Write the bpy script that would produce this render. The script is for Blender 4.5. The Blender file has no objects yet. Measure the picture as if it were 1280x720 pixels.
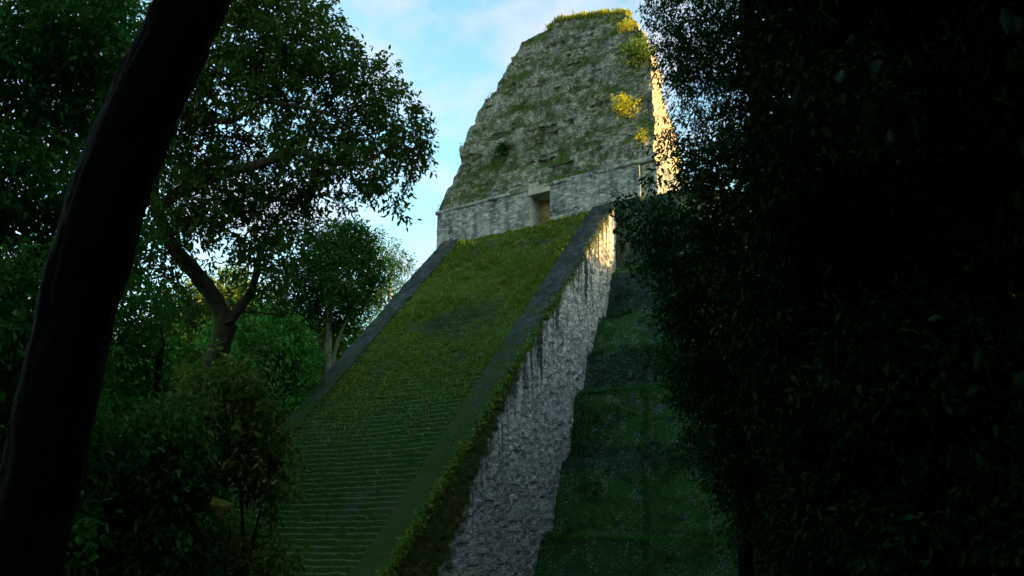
import bpy, math, random
import numpy as np
from mathutils import Vector, noise as mnoise

SEED = 7
rng = np.random.default_rng(SEED)
C = bpy.context.scene.collection
scene = bpy.context.scene
R = math.radians

# ------------------------------------------------------------------ camera
F_PX, PITCH, YAW = 1007.6, 16.03, 33.51
CAM = np.array([39.944, -62.186, 1.684])
cd = bpy.data.cameras.new('camera')
cam = bpy.data.objects.new('camera', cd)
C.objects.link(cam)
cam.location = CAM
cam.rotation_euler = (R(90 + PITCH), 0, R(YAW))
cd.sensor_width = 36
cd.lens = F_PX / 1280 * 36
cd.clip_start = 0.05
cd.clip_end = 6000
cd.dof.use_dof = True
cd.dof.focus_distance = 60
cd.dof.aperture_fstop = 2.8
scene.camera = cam
p, yw = R(PITCH), R(YAW)
FW = np.array([-math.sin(yw) * math.cos(p), math.cos(yw) * math.cos(p), math.sin(p)])
RT = np.array([math.cos(yw), math.sin(yw), 0])
UP = np.cross(RT, FW)


def at(px, py, d):
    return CAM + d * (FW + RT * (px - 640) / F_PX + UP * (360 - py) / F_PX)


# ------------------------------------------------------------------ mesh helpers
def mesh_from(name, V, Q, mats, mi=None, smooth=False):
    """V: n x 3, Q: m x 4 quads (a triangle repeats no vertex: use T list instead)."""
    V = np.asarray(V, np.float32)
    Q = np.asarray(Q, np.int32)
    me = bpy.data.meshes.new(name)
    me.vertices.add(len(V))
    me.vertices.foreach_set('co', V.ravel())
    me.loops.add(Q.size)
    me.loops.foreach_set('vertex_index', Q.ravel())
    me.polygons.add(len(Q))
    me.polygons.foreach_set('loop_start', np.arange(len(Q), dtype=np.int32) * Q.shape[1])
    if mi is not None:
        me.polygons.foreach_set('material_index', np.asarray(mi, np.int32))
    me.polygons.foreach_set('use_smooth', np.full(len(Q), smooth))
    me.update(calc_edges=True)
    me.validate()
    for m in (mats if isinstance(mats, (list, tuple)) else [mats]):
        me.materials.append(m)
    return me


def obj(name, me, parent=None, loc=None):
    o = bpy.data.objects.new(name, me)
    C.objects.link(o)
    if parent is not None:
        o.parent = parent
    if loc is not None:
        o.location = loc
    return o


def empty(name, loc):
    o = bpy.data.objects.new(name, None)
    C.objects.link(o)
    o.location = loc
    o.empty_display_size = .3
    return o


def tag(o, label=None, cat=None, group=None, kind=None):
    if label: o['label'] = label
    if cat: o['category'] = cat
    if group: o['group'] = group
    if kind: o['kind'] = kind
    return o


def grid_quads(nu, nv, off=0):
    i = np.arange(nu - 1)[:, None]
    j = np.arange(nv - 1)[None, :]
    a = (i * nv + j).ravel() + off
    return np.stack([a, a + nv, a + nv + 1, a + 1], 1)


def cat_parts(parts):
    Vs, Qs, n = [], [], 0
    for V, Q in parts:
        Vs.append(np.asarray(V, float).reshape(-1, 3))
        Qs.append(np.asarray(Q) + n)
        n += len(Vs[-1])
    return np.concatenate(Vs), np.concatenate(Qs)


def box(x0, x1, y0, y1, z0, z1):
    V = [(x, y, z) for x in (x0, x1) for y in (y0, y1) for z in (z0, z1)]
    Q = [(0, 1, 3, 2), (4, 6, 7, 5), (0, 4, 5, 1), (2, 3, 7, 6), (0, 2, 6, 4), (1, 5, 7, 3)]
    return np.array(V, float), np.array(Q)


# vectorised value noise, smooth, -1..1
_perm = np.random.default_rng(3).random(4096) * 2 - 1


def _h(i, j, k):
    n = (i * 73856093) ^ (j * 19349663) ^ (k * 83492791)
    n = (n ^ (n >> 13)) * 1274126177
    return _perm[(n ^ (n >> 16)) & 4095]


def vnoise(P, s):
    P = np.asarray(P, float) / s + 1000.37
    I = np.floor(P).astype(np.int64)
    f = P - I
    f = f * f * (3 - 2 * f)
    r = 0
    for a in (0, 1):
        for b in (0, 1):
            for c in (0, 1):
                w = (f[:, 0] if a else 1 - f[:, 0]) * (f[:, 1] if b else 1 - f[:, 1]) * (f[:, 2] if c else 1 - f[:, 2])
                r = r + w * _h(I[:, 0] + a, I[:, 1] + b, I[:, 2] + c)
    return r


def fbm(P, s, o=3):
    r, a = 0, 1
    for k in range(o):
        r = r + a * vnoise(np.asarray(P) + 31.7 * k, s)
        s *= .5
        a *= .5
    return r


# ------------------------------------------------------------------ materials
class NT:
    def __init__(self, name):
        self.m = bpy.data.materials.new(name)
        self.m.use_nodes = True
        self.t = self.m.node_tree
        self.t.nodes.clear()
        self.out = self.n('ShaderNodeOutputMaterial')

    def n(self, typ, **kw):
        nd = self.t.nodes.new(typ)
        for k, v in kw.items():
            setattr(nd, k, v)
        return nd

    def l(self, a, b):
        self.t.links.new(a, b)

    def pos(self, sx=1, sy=1, sz=1):
        g = self.n('ShaderNodeNewGeometry')
        mp = self.n('ShaderNodeMapping')
        mp.inputs['Scale'].default_value = (sx, sy, sz)
        self.l(g.outputs['Position'], mp.inputs['Vector'])
        return mp.outputs['Vector']

    def noise(self, vec, scale, detail=4, rough=.55):
        nd = self.n('ShaderNodeTexNoise')
        nd.inputs['Scale'].default_value = scale
        nd.inputs['Detail'].default_value = detail
        nd.inputs['Roughness'].default_value = rough
        self.l(vec, nd.inputs['Vector'])
        return nd.outputs['Fac']

    def ramp(self, fac, stops):
        r = self.n('ShaderNodeValToRGB')
        while len(r.color_ramp.elements) < len(stops):
            r.color_ramp.elements.new(.5)
        for e, (p_, c) in zip(r.color_ramp.elements, stops):
            e.position = p_
            e.color = (c, c, c, 1) if isinstance(c, (int, float)) else (*c, 1)
        self.l(fac, r.inputs['Fac'])
        return r.outputs['Color']

    def mix(self, fac, a, b, mode='MIX'):
        m = self.n('ShaderNodeMix', data_type='RGBA', blend_type=mode)
        for s, v in ((m.inputs[0], fac), (m.inputs[6], a), (m.inputs[7], b)):
            if isinstance(v, (int, float)):
                s.default_value = v
            elif isinstance(v, tuple):
                s.default_value = (*v, 1)
            else:
                self.l(v, s)
        return m.outputs[2]

    def math(self, op, a, b=0.0):
        m = self.n('ShaderNodeMath', operation=op)
        for s, v in ((m.inputs[0], a), (m.inputs[1], b)):
            if isinstance(v, (int, float)):
                s.default_value = v
            else:
                self.l(v, s)
        return m.outputs[0]

    def bump(self, h, strength, dist=.1):
        b = self.n('ShaderNodeBump')
        b.inputs['Strength'].default_value = strength
        b.inputs['Distance'].default_value = dist
        self.l(h, b.inputs['Height'])
        return b.outputs['Normal']

    def finish(self, col, rough=.9, nrm=None, spec=.2):
        b = self.n('ShaderNodeBsdfPrincipled')
        if isinstance(col, tuple):
            b.inputs['Base Color'].default_value = (*col, 1)
        else:
            self.l(col, b.inputs['Base Color'])
        b.inputs['Roughness'].default_value = rough
        b.inputs['Specular IOR Level'].default_value = spec
        if nrm is not None:
            self.l(nrm, b.inputs['Normal'])
        self.l(b.outputs[0], self.out.inputs[0])
        return self.m


def leaf_mat(name, c0, c1, c2, trans=.25, rough=.6, spec=.07):
    t = NT(name)
    g = t.n('ShaderNodeNewGeometry')
    col = t.ramp(g.outputs['Random Per Island'], [(0, c0), (.5, c1), (1, c2)])
    b = t.n('ShaderNodeBsdfPrincipled')
    t.l(col, b.inputs['Base Color'])
    b.inputs['Roughness'].default_value = rough
    b.inputs['Specular IOR Level'].default_value = spec
    tr = t.n('ShaderNodeBsdfTranslucent')
    tc = t.mix(.5, col, (c2[0] * 1.05, c2[1] * 1.55, c2[2] * .8))
    t.l(tc, tr.inputs['Color'])
    ms = t.n('ShaderNodeMixShader')
    ms.inputs[0].default_value = trans
    t.l(b.outputs[0], ms.inputs[1])
    t.l(tr.outputs[0], ms.inputs[2])
    t.l(ms.outputs[0], t.out.inputs[0])
    return t.m


M = {}
M['leaf_dark'] = leaf_mat('leaf_dark', (.006, .032, .006), (.013, .058, .010), (.028, .085, .015), .22, .6, .06)
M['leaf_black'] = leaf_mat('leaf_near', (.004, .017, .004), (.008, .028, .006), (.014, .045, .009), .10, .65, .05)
M['leaf_mid'] = leaf_mat('leaf_mid', (.012, .075, .012), (.028, .13, .02), (.07, .19, .035), .25)
M['leaf_bright'] = leaf_mat('leaf_bright', (.010, .06, .006), (.02, .11, .012), (.04, .15, .02), .3)
M['leaf_brown'] = leaf_mat('leaf_brown', (.016, .05, .010), (.036, .085, .014), (.085, .125, .024), .36)
M['leaf_olive'] = leaf_mat('leaf_olive', (.028, .085, .009), (.068, .13, .014), (.24, .28, .07), .26, .5, .12)
M['leaf_yellow'] = leaf_mat('leaf_yellow', (.22, .24, .02), (.42, .38, .03), (.62, .54, .06), .4)
M['leaf_teal'] = leaf_mat('leaf_teal', (.02, .07, .035), (.03, .10, .05), (.05, .13, .06), .3)
M['grass'] = leaf_mat('grass_blades', (.03, .066, .007), (.072, .128, .015), (.17, .21, .05), .25, .7, .1)
M['grass_dry'] = leaf_mat('grass_dry', (.16, .18, .03), (.32, .31, .05), (.5, .44, .10), .4, .7, .1)


def bark(name, a, b_):
    t = NT(name)
    v = t.pos(1, 1, .25)
    n = t.noise(v, 9, 6, .65)
    n2 = t.noise(t.pos(), 1.3, 3)
    col = t.mix(t.ramp(n, [(.35, 0.0), (.7, 1.0)]), a, b_)
    col = t.mix(t.ramp(n2, [(.5, 0.0), (.7, .7)]), col, (b_[0] * .5, b_[1] * 1.0, b_[2] * .5))
    return t.finish(col, .95, t.bump(n, .8, .04), .1)


M['bark'] = bark('bark', (.02, .016, .012), (.07, .06, .045))
M['bark_dark'] = bark('bark_dark', (.003, .0035, .002), (.009, .010, .006))
M['bark_pale'] = bark('bark_pale', (.10, .10, .075), (.26, .25, .19))
M['bark_grey'] = bark('bark_grey', (.03, .024, .018), (.09, .07, .05))


def stone(name, pale, dark, moss, streak_axis=None, moss_lo=.5, moss_hi=.7, dark_lo=.45, dark_hi=.7,
          course=None, bump=.6, cell=3.2, brown=None, moss_up=0.0, cell_w=.55, jw=.10, pale_rare=0.0, band=None, blot_s=.55, flank=False, moss_low=0.0, zs=1.9, moss_s=.8, speck=0.0, bands=False):
    t = NT(name)
    P = t.pos()
    # individual stones: stretched voronoi cells
    v = t.n('ShaderNodeTexVoronoi', feature='F1')
    v.inputs['Scale'].default_value = cell
    wob = t.n('ShaderNodeTexNoise')
    wob.inputs['Scale'].default_value = 2.5
    t.l(P, wob.inputs['Vector'])
    va = t.n('ShaderNodeVectorMath', operation='MULTIPLY_ADD')
    t.l(wob.outputs['Color'], va.inputs[0])
    va.inputs[1].default_value = (.35, .35, .25)
    t.l(t.pos(1, 1, zs), va.inputs[2])
    t.l(va.outputs[0], v.inputs['Vector'])
    sep = t.n('ShaderNodeSeparateColor')
    t.l(v.outputs['Color'], sep.inputs[0])
    e = t.n('ShaderNodeTexVoronoi', feature='DISTANCE_TO_EDGE')
    e.inputs['Scale'].default_value = cell
    t.l(va.outputs[0], e.inputs['Vector'])
    joint = t.ramp(e.outputs['Distance'], [(.0, .0 if jw >= .1 else .5), (jw, 1.0)])
    fine = t.noise(P, 14, 5, .7)
    col = t.mix(sep.outputs[0], tuple(c * (1 - cell_w) for c in pale), tuple(min(.9, c * (1 + cell_w * .6)) for c in pale))
    col = t.mix(t.math('MULTIPLY', t.ramp(fine, [(.35, 0.0), (.75, 1.0)]), .5), col, dark)
    col = t.mix(t.math('SUBTRACT', 1.0, joint), col, tuple(c * .35 for c in dark))
    if brown:
        bn = t.noise(P, .9, 4, .6)
        col = t.mix(t.ramp(bn, [(.52, 0.0), (.68, .7)]), col, brown)
    # weather stains: blotches plus runs drawn downwards
    blot = t.noise(P, blot_s, 5, .62)
    if streak_axis is not None:
        st = t.noise(t.pos(*streak_axis), 1.0, 5, .62)
        blot = t.math('ADD', t.math('MULTIPLY', blot, .45), t.math('MULTIPLY', st, .55))
    col = t.mix(t.ramp(blot, [(dark_lo, 0.0), (dark_hi, .92)]), col, dark)
    if pale_rare:
        rp = t.ramp(t.math('MULTIPLY', sep.outputs[2], t.math('ADD', .55, t.noise(P, .45, 3))), [(.80, 0.0), (.9, 1.0)])
        col = t.mix(t.math('MULTIPLY', rp, pale_rare), col, tuple(min(.75, c * 1.9) for c in pale))
    mn = t.noise(P, moss_s, 6, .68)
    if band:
        mn = t.math('ADD', t.math('MULTIPLY', mn, .42), t.math('MULTIPLY', t.noise(t.pos(.2, .2, .55), 1.0, 5, .6), .58))
    sz = t.n('ShaderNodeSeparateXYZ')
    t.l(P, sz.inputs[0])
    if moss_low:
        mn = t.math('ADD', mn, t.math('MULTIPLY', t.math('SUBTRACT', 16.0, sz.outputs['Z']), moss_low))
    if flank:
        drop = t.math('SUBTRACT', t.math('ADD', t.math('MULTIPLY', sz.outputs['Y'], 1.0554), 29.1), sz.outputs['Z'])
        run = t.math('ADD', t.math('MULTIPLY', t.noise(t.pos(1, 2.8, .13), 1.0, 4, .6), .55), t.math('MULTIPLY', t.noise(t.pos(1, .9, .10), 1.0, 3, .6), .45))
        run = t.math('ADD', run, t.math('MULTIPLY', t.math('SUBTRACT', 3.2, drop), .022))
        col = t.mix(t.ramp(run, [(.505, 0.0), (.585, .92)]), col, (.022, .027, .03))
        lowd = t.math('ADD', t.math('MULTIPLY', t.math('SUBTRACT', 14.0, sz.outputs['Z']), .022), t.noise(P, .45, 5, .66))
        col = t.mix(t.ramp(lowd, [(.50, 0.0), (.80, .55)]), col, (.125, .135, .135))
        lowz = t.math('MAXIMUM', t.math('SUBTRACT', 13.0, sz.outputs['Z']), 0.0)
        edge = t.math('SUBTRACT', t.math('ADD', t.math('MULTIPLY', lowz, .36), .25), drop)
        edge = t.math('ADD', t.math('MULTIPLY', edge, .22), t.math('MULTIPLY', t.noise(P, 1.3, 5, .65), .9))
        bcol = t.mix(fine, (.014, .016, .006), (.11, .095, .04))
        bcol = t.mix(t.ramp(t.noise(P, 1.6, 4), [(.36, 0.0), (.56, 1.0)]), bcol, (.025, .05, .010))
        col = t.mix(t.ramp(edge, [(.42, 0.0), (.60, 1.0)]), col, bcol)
    if moss_up:
        g = t.n('ShaderNodeNewGeometry')
        sx = t.n('ShaderNodeSeparateXYZ')
        t.l(g.outputs['Normal'], sx.inputs[0])
        mn = t.math('ADD', mn, t.math('MULTIPLY', sx.outputs['Z'], moss_up))
    mm = t.ramp(mn, [(moss_lo, 0.0), (moss_hi, 1.0)])
    mcol = t.mix(fine, tuple(c * .5 for c in moss), tuple(c * 1.4 for c in moss))
    col = t.mix(mm, col, mcol)
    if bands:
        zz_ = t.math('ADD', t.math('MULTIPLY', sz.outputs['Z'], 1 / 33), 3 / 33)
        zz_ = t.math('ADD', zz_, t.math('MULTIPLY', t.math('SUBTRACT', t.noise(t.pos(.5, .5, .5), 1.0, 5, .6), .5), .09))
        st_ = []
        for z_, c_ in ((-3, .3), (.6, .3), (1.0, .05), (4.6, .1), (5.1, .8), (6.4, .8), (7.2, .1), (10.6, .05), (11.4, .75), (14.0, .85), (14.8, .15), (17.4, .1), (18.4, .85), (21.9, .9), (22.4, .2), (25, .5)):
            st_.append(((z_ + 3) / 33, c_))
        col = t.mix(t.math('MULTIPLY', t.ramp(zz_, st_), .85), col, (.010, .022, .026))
    if speck:
        v2 = t.n('ShaderNodeTexVoronoi', feature='F1')
        v2.inputs['Scale'].default_value = 8.5
        t.l(va.outputs[0], v2.inputs['Vector'])
        s2 = t.n('ShaderNodeSeparateColor')
        t.l(v2.outputs['Color'], s2.inputs[0])
        pat = t.math('ADD', t.math('MULTIPLY', s2.outputs[0], .6), t.math('MULTIPLY', t.noise(t.pos(.9, .9, .28), 1.0, 5, .65), .8))
        pat = t.math('SUBTRACT', pat, t.math('MULTIPLY', v2.outputs['Distance'], .25))
        col = t.mix(t.math('MULTIPLY', t.ramp(pat, [(.78, 0.0), (.90, 1.0)]), speck), col, (.20, .24, .20))
    h = t.math('ADD', t.math('MULTIPLY', joint, .5), t.math('MULTIPLY', fine, .7))
    h = t.math('ADD', h, t.math('MULTIPLY', sep.outputs[1], .5))
    return t.finish(col, .95, t.bump(h, bump, .12), .1)


M['comb'] = stone('roof_comb_stone', (.36, .355, .295), (.08, .085, .07), (.055, .088, .022), (1.4, 1.4, .25), .50, .60, .45, .60,
                  brown=(.15, .12, .08), moss_up=.14, cell=4.6, jw=.07, pale_rare=.3, band=True, zs=1.4, blot_s=.4, cell_w=.7, bump=.9)
M['comb_side'] = stone('roof_comb_flank', (.52, .47, .36), (.22, .19, .13), (.12, .12, .03), (1.2, 1.2, .3), .62, .72, .5, .8,
                       cell=2.6, jw=.08, cell_w=.35, bump=.8)
M['facade'] = stone('facade_stone', (.45, .465, .42), (.065, .08, .08), (.10, .13, .05), (1.1, 1.1, .14), .66, .8, .44, .60, cell=2.4, cell_w=.28, bump=.9, jw=.08, blot_s=.45, zs=2.3, pale_rare=.3)
M['side'] = stone('side_masonry', (.66, .65, .59), (.12, .135, .14), (.05, .065, .025), (1.5, 1.5, .12), .72, .84, .52, .70,
                  brown=(.42, .36, .28), cell=3.0, bump=.55, cell_w=.6, flank=True, jw=.10, zs=1.7, pale_rare=.5)
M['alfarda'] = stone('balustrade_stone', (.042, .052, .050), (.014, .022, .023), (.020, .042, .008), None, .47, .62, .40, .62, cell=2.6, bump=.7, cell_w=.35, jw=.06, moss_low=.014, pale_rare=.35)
M['tier'] = stone('tier_stone', (.14, .17, .165), (.018, .038, .045), (.022, .075, .012), (1.0, 1.0, .35), .43, .55, .35, .6, cell=3.4, bump=1.0, cell_w=.7, moss_up=.22, jw=.08, moss_low=.005, moss_s=1.1, speck=.6, bands=True)
M['lintel'] = stone('lintel_stone', (.44, .42, .34), (.2, .19, .14), (.2, .2, .1), None, .7, .9, .6, .9, cell=.8, bump=.3, cell_w=.15, jw=.02)
M['jamb'] = stone('jamb_plaster', (.42, .43, .39), (.16, .17, .16), (.1, .12, .05), None, .75, .9, .55, .8, cell=.9, bump=.2, cell_w=.1, jw=.02)
t = NT('door_recess')
n_ = t.noise(t.pos(), 1.2, 4)
M['recess'] = t.finish(t.mix(t.ramp(n_, [(.35, 0.0), (.7, 1.0)]), (.20, .13, .05), (.40, .31, .16)), .9)

# stairs: worn stone treads under moss, grass-green towards the overgrown top
t = NT('stair_stone')
P = t.pos()
fine = t.noise(P, 9, 6, .7)
mid = t.noise(P, .7, 5, .6)
sx = t.n('ShaderNodeSeparateXYZ')
t.l(P, sx.inputs[0])
high = t.math('ADD', t.math('MULTIPLY', sx.outputs['Z'], 1 / 30), t.math('MULTIPLY', mid, .5))
grassy = t.ramp(high, [(.60, 0.0), (.92, 1.0)])
low = t.mix(t.ramp(fine, [(.35, 0.0), (.7, 1.0)]), (.008, .034, .006), (.032, .078, .017))
hi = t.mix(t.ramp(fine, [(.3, 0.0), (.75, 1.0)]), (.030, .060, .008), (.105, .155, .026))
col = t.mix(grassy, low, hi)
worn = t.ramp(t.noise(P, 5.5, 5, .75), [(.60, 0.0), (.72, 1.0)])
col = t.mix(t.math('MULTIPLY', worn, .55), col, (.16, .17, .12))
grey = t.ramp(t.noise(P, .22, 3, .5), [(.56, 0.0), (.68, .65)])
col = t.mix(grey, col, (.045, .056, .045))
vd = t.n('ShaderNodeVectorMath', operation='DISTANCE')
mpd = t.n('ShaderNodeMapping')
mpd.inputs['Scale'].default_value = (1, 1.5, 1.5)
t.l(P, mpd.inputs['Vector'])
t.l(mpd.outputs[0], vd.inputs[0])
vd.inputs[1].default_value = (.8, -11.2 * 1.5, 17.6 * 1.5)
mid_patch = t.math('ADD', t.math('MULTIPLY', vd.outputs['Value'], .14), t.math('MULTIPLY', t.noise(P, .5, 4), .6))
col = t.mix(t.ramp(mid_patch, [(.62, .8), (1.0, 0.0)]), col, (.022, .036, .022))  # darker grey-green patch at a set spot midway up the flight
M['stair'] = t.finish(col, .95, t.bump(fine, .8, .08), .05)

t = NT('tread_edge')
fine = t.noise(t.pos(), 7, 6, .7)
col = t.mix(t.ramp(fine, [(.35, 0.0), (.68, 1.0)]), (.015, .05, .012), (.115, .16, .07))
col = t.mix(t.ramp(t.noise(t.pos(.9, 2, 2), 1.0, 4, .65), [(.36, 1.0), (.47, 0.0)]), col, (.014, .045, .010))
M['nosing'] = t.finish(col, .95, t.bump(fine, .6, .05), .05)

t = NT('forest_floor')
n1 = t.noise(t.pos(), 3, 6, .7)
n2 = t.noise(t.pos(), .2, 4, .6)
col = t.mix(t.ramp(n1, [(.35, 0.0), (.7, 1.0)]), (.02, .016, .010), (.06, .048, .028))
col = t.mix(t.ramp(n2, [(.42, 0.0), (.6, 1.0)]), col, (.015, .035, .010))
M['ground'] = t.finish(col, 1, t.bump(n1, .8, .1), .05)


# ------------------------------------------------------------------ ground
def gz(x, y):
    x, y = np.asarray(x, float), np.asarray(y, float)
    d = np.hypot(x - CAM[0], y - CAM[1])
    s = np.clip((d - 12) / 25, 0, 1)
    s = s * s * (3 - 2 * s)
    return -2.5 * s


a = np.sinh(np.linspace(-5.2, 5.2, 181)) / math.sinh(5.2)
gx, gy = np.meshgrid(a * 3000 + 20, a * 3000 - 30, indexing='ij')
g = np.stack([gx.ravel(), gy.ravel(), gz(gx, gy).ravel()], 1)
near = np.hypot(g[:, 0] - 20, g[:, 1] + 30) < 200
g[:, 2] += np.where(near, .18 * fbm(g * [1, 1, 0], 4.0, 3) - .15, -.15)
tag(obj('ground', mesh_from('ground', g, grid_quads(181, 181), M['ground'], smooth=True)), 'dark leaf littered forest floor around the temple', 'ground', kind='structure')

# ------------------------------------------------------------------ temple
SL = math.tan(R(46.543))
ZT, ZB = 29.5, -3.0
temple = empty('pyramid_temple', (0, -14, -2.5))
tag(temple, 'tall ancient stone pyramid temple with steep mossy stairway and weathered roof comb', 'temple')
OFF = np.array([0, 14, 2.5])


def part(name, V, Q, m, parent=temple, mi=None, smooth=False):
    off = OFF if parent is temple else OFF
    return obj(name, mesh_from(name, np.asarray(V) + off, Q, m, mi, smooth), parent)


# stairway: every riser and tread, worn and uneven
DROP = .55
XI = 7.62
H = .345
nst = int((ZT - ZB) / H)
nx = 150
xs = np.linspace(-XI, XI, nx)
rows, rmi = [], []
zz = ZT - DROP
y = 0.0
prof = []
for k in range(nst):
    z0 = ZT - DROP - k * H
    y0 = (z0 - ZT + DROP) / SL
    prof.append((y0 + .02, z0, 0, k))             # inner end of the tread (step k top)
    yn = y0 - H / SL
    prof.append((yn + .03, z0 - .012, 1, k))      # before the lip
    prof.append((yn - .012, z0 - .03, 2, k))      # worn nosing
    prof.append((yn + .0, z0 - .09, 3, k))
    prof.append((yn + .02, z0 - H + .01, 4, k))
prof = np.array(prof)
pts = np.zeros((len(prof), nx, 3))
pts[:, :, 0] = xs
pts[:, :, 1] = prof[:, 0:1]
pts[:, :, 2] = prof[:, 1:2]
flat = pts.reshape(-1, 3)
ero = np.clip((flat[:, 2] - 6) / 13, 0.0, 1)          # upper flight eroded under grass
kk = np.repeat(prof[:, 3], nx)
stepn = np.stack([flat[:, 0], kk * 3.7, np.zeros(len(flat))], 1)
dz = vnoise(stepn, 1.6) * .06 + vnoise(stepn + 50, .35) * .035
bigd = fbm(flat, 2.2, 3)
flat[:, 2] += dz * (1 + 1.5 * ero) + ero * bigd * .13
flat[:, 1] += vnoise(stepn + 99, .7) * (.028 + .05 * ero) - ero * fbm(flat + 7, .6, 2) * .09
# sag of the whole flight
flat[:, 2] -= .12 * np.cos(flat[:, 0] / XI * 1.4)
Q = grid_quads(len(prof), nx)[:, ::-1]
mi = np.repeat(((prof[:-1, 2] == 1) | (prof[:-1, 2] == 2)).astype(int), nx - 1)
fm = flat.reshape(len(prof), nx, 3)[:-1, :-1].reshape(-1, 3)
mi[(vnoise(fm * [1, 0, 0] + fm[:, 2:3] * [0, 3, 0], 1.1) * 2.2 + fm[:, 2] * .16) > 2.6] = 0
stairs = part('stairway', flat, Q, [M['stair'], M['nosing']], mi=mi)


# balustrades (sloping ramps beside the stairs) and the rough masonry flanks under them
def balustrade(sgn):
    nl = 330
    zc = np.linspace(ZB, ZT, nl)
    yc = (zc - ZT) / SL
    sec = []                      # (x, perpendicular drop)
    for d in np.linspace(-.75, -.08, 4): sec.append((XI - .02, d))
    for x in np.linspace(XI + .06, 9.8, 22): sec.append((x, 0))
    sec += [(9.93, -.06), (9.98, -.16), (10.0, -.3)]
    sec = np.array(sec)
    V = np.zeros((nl, len(sec), 3))
    V[:, :, 0] = sec[:, 0] * sgn
    V[:, :, 1] = yc[:, None]
    V[:, :, 2] = zc[:, None] + sec[:, 1] * 1.4
    V = V.reshape(-1, 3)
    edge = np.clip((np.abs(V[:, 0]) - 8.6) / 1.4, 0, 1)
    V[:, 2] += fbm(V, 1.5, 3) * .09 + edge * fbm(V + 9, .9, 3) * .2 - edge * np.clip(1 - (V[:, 2] + 3) / 22, 0, 1) * .25
    V[:, 0] += edge * fbm(V + 77, .7, 3) * .2
    q = grid_quads(nl, len(sec))
    q = q if sgn < 0 else q[:, ::-1]
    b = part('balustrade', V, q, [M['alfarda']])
    # flank
    ny, nv = 380, 330
    ys = np.linspace((ZB - ZT) / SL, 0.15, ny)
    V = np.zeros((ny, nv, 3))
    vv = np.linspace(0, 1, nv)
    top = np.minimum(ys * SL + ZT, ZT) - .36
    V[:, :, 1] = ys[:, None]
    V[:, :, 2] = top[:, None] * (1 - vv) + (ZB - .3) * vv
    V = V.reshape(-1, 3)
    course = np.floor((V[:, 2] + .1 * vnoise(V, 1.5)) / .32)
    stone_id = np.stack([np.floor(V[:, 1] / .42 + course * .37), course, np.zeros(len(V))], 1)
    rough = _h(stone_id[:, 0].astype(np.int64), course.astype(np.int64), np.zeros(len(V), np.int64))
    d = .055 * rough + .08 * fbm(V, 2.2, 2) + .015 * fbm(V, .3, 2)
    topd = np.repeat(top, nv) - V[:, 2]
    d += .12 * np.exp(-topd / .5) * (fbm(V + 5, .6, 2))
    V[:, 0] = sgn * (9.97 + d * .8)
    q = grid_quads(ny, nv)
    q = q[:, ::-1] if sgn < 0 else q
    w = part('flank_wall', V, q, M['side'], smooth=True)
    return b, w


bl, wl = balustrade(-1)
br, wr = balustrade(1)
br['label'] = 'broad dark balustrade nearest the camera'
wr['label'] = 'pale rough masonry flank with black vertical streaks'

# terraced body: tier profile swept round the outline
tier = [(-.05, 29.45), (-.1, 25.7), (-.12, 22.9), (-.95, 22.35), (-1.15, 21.9), (-2.0, 19.4), (-2.55, 18.1), (-3.9, 17.5), (-4.2, 17.0), (-5.0, 15.2),
        (-5.4, 14.4), (-6.0, 14.1), (-6.35, 13.2), (-6.75, 11.5), (-8.05, 10.9), (-8.35, 10.3), (-8.75, 8.5), (-9.15, 6.3), (-10.35, 5.7), (-10.6, 5.0), (-11.2, 2.9),
        (-11.75, .95), (-13.3, .4), (-13.8, -1.0), (-14.6, -3.2)]
tp = np.array(tier)
# resample
seg = np.r_[0, np.cumsum(np.hypot(*np.diff(tp, axis=0).T))]
s = np.linspace(0, seg[-1], 190)
ty, tz = np.interp(s, seg, tp[:, 0]), np.interp(s, seg, tp[:, 1])


EDGE_N = np.cross([0, 1, SL], np.array([-10, 0, ZT]) - CAM)


def left_reach(y_, z_):
    """half width of the ruined left flank at depth y_, height z_: it stays behind the sloping balustrade"""
    # plane through the balustrade's outer edge and the path below the stairs
    x_ = CAM[0] - (EDGE_N[1] * (y_ - CAM[1]) + EDGE_N[2] * (z_ - CAM[2])) / EDGE_N[0]
    return x_


def outline(d):
    """right half of the plan at set-out d: front beside stairs, shallow inset, rounded corner, side."""
    xc = 12.6 + .36 * d
    pts = [(9.9, -d), (xc - .15, -d), (xc + .15, -d + .55)]
    xe, rr = 19.5 + .75 * d, 4.0
    pts.append((xe - rr, -d + .6))
    for a_ in np.linspace(-90, 0, 9)[1:]:
        pts.append((xe - rr + rr * math.cos(R(a_)), -d + .6 + rr + rr * math.sin(R(a_))))
    pts.append((xe, 24 + d))
    pts.append((0, 25 + d))
    return np.array(pts)


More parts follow.
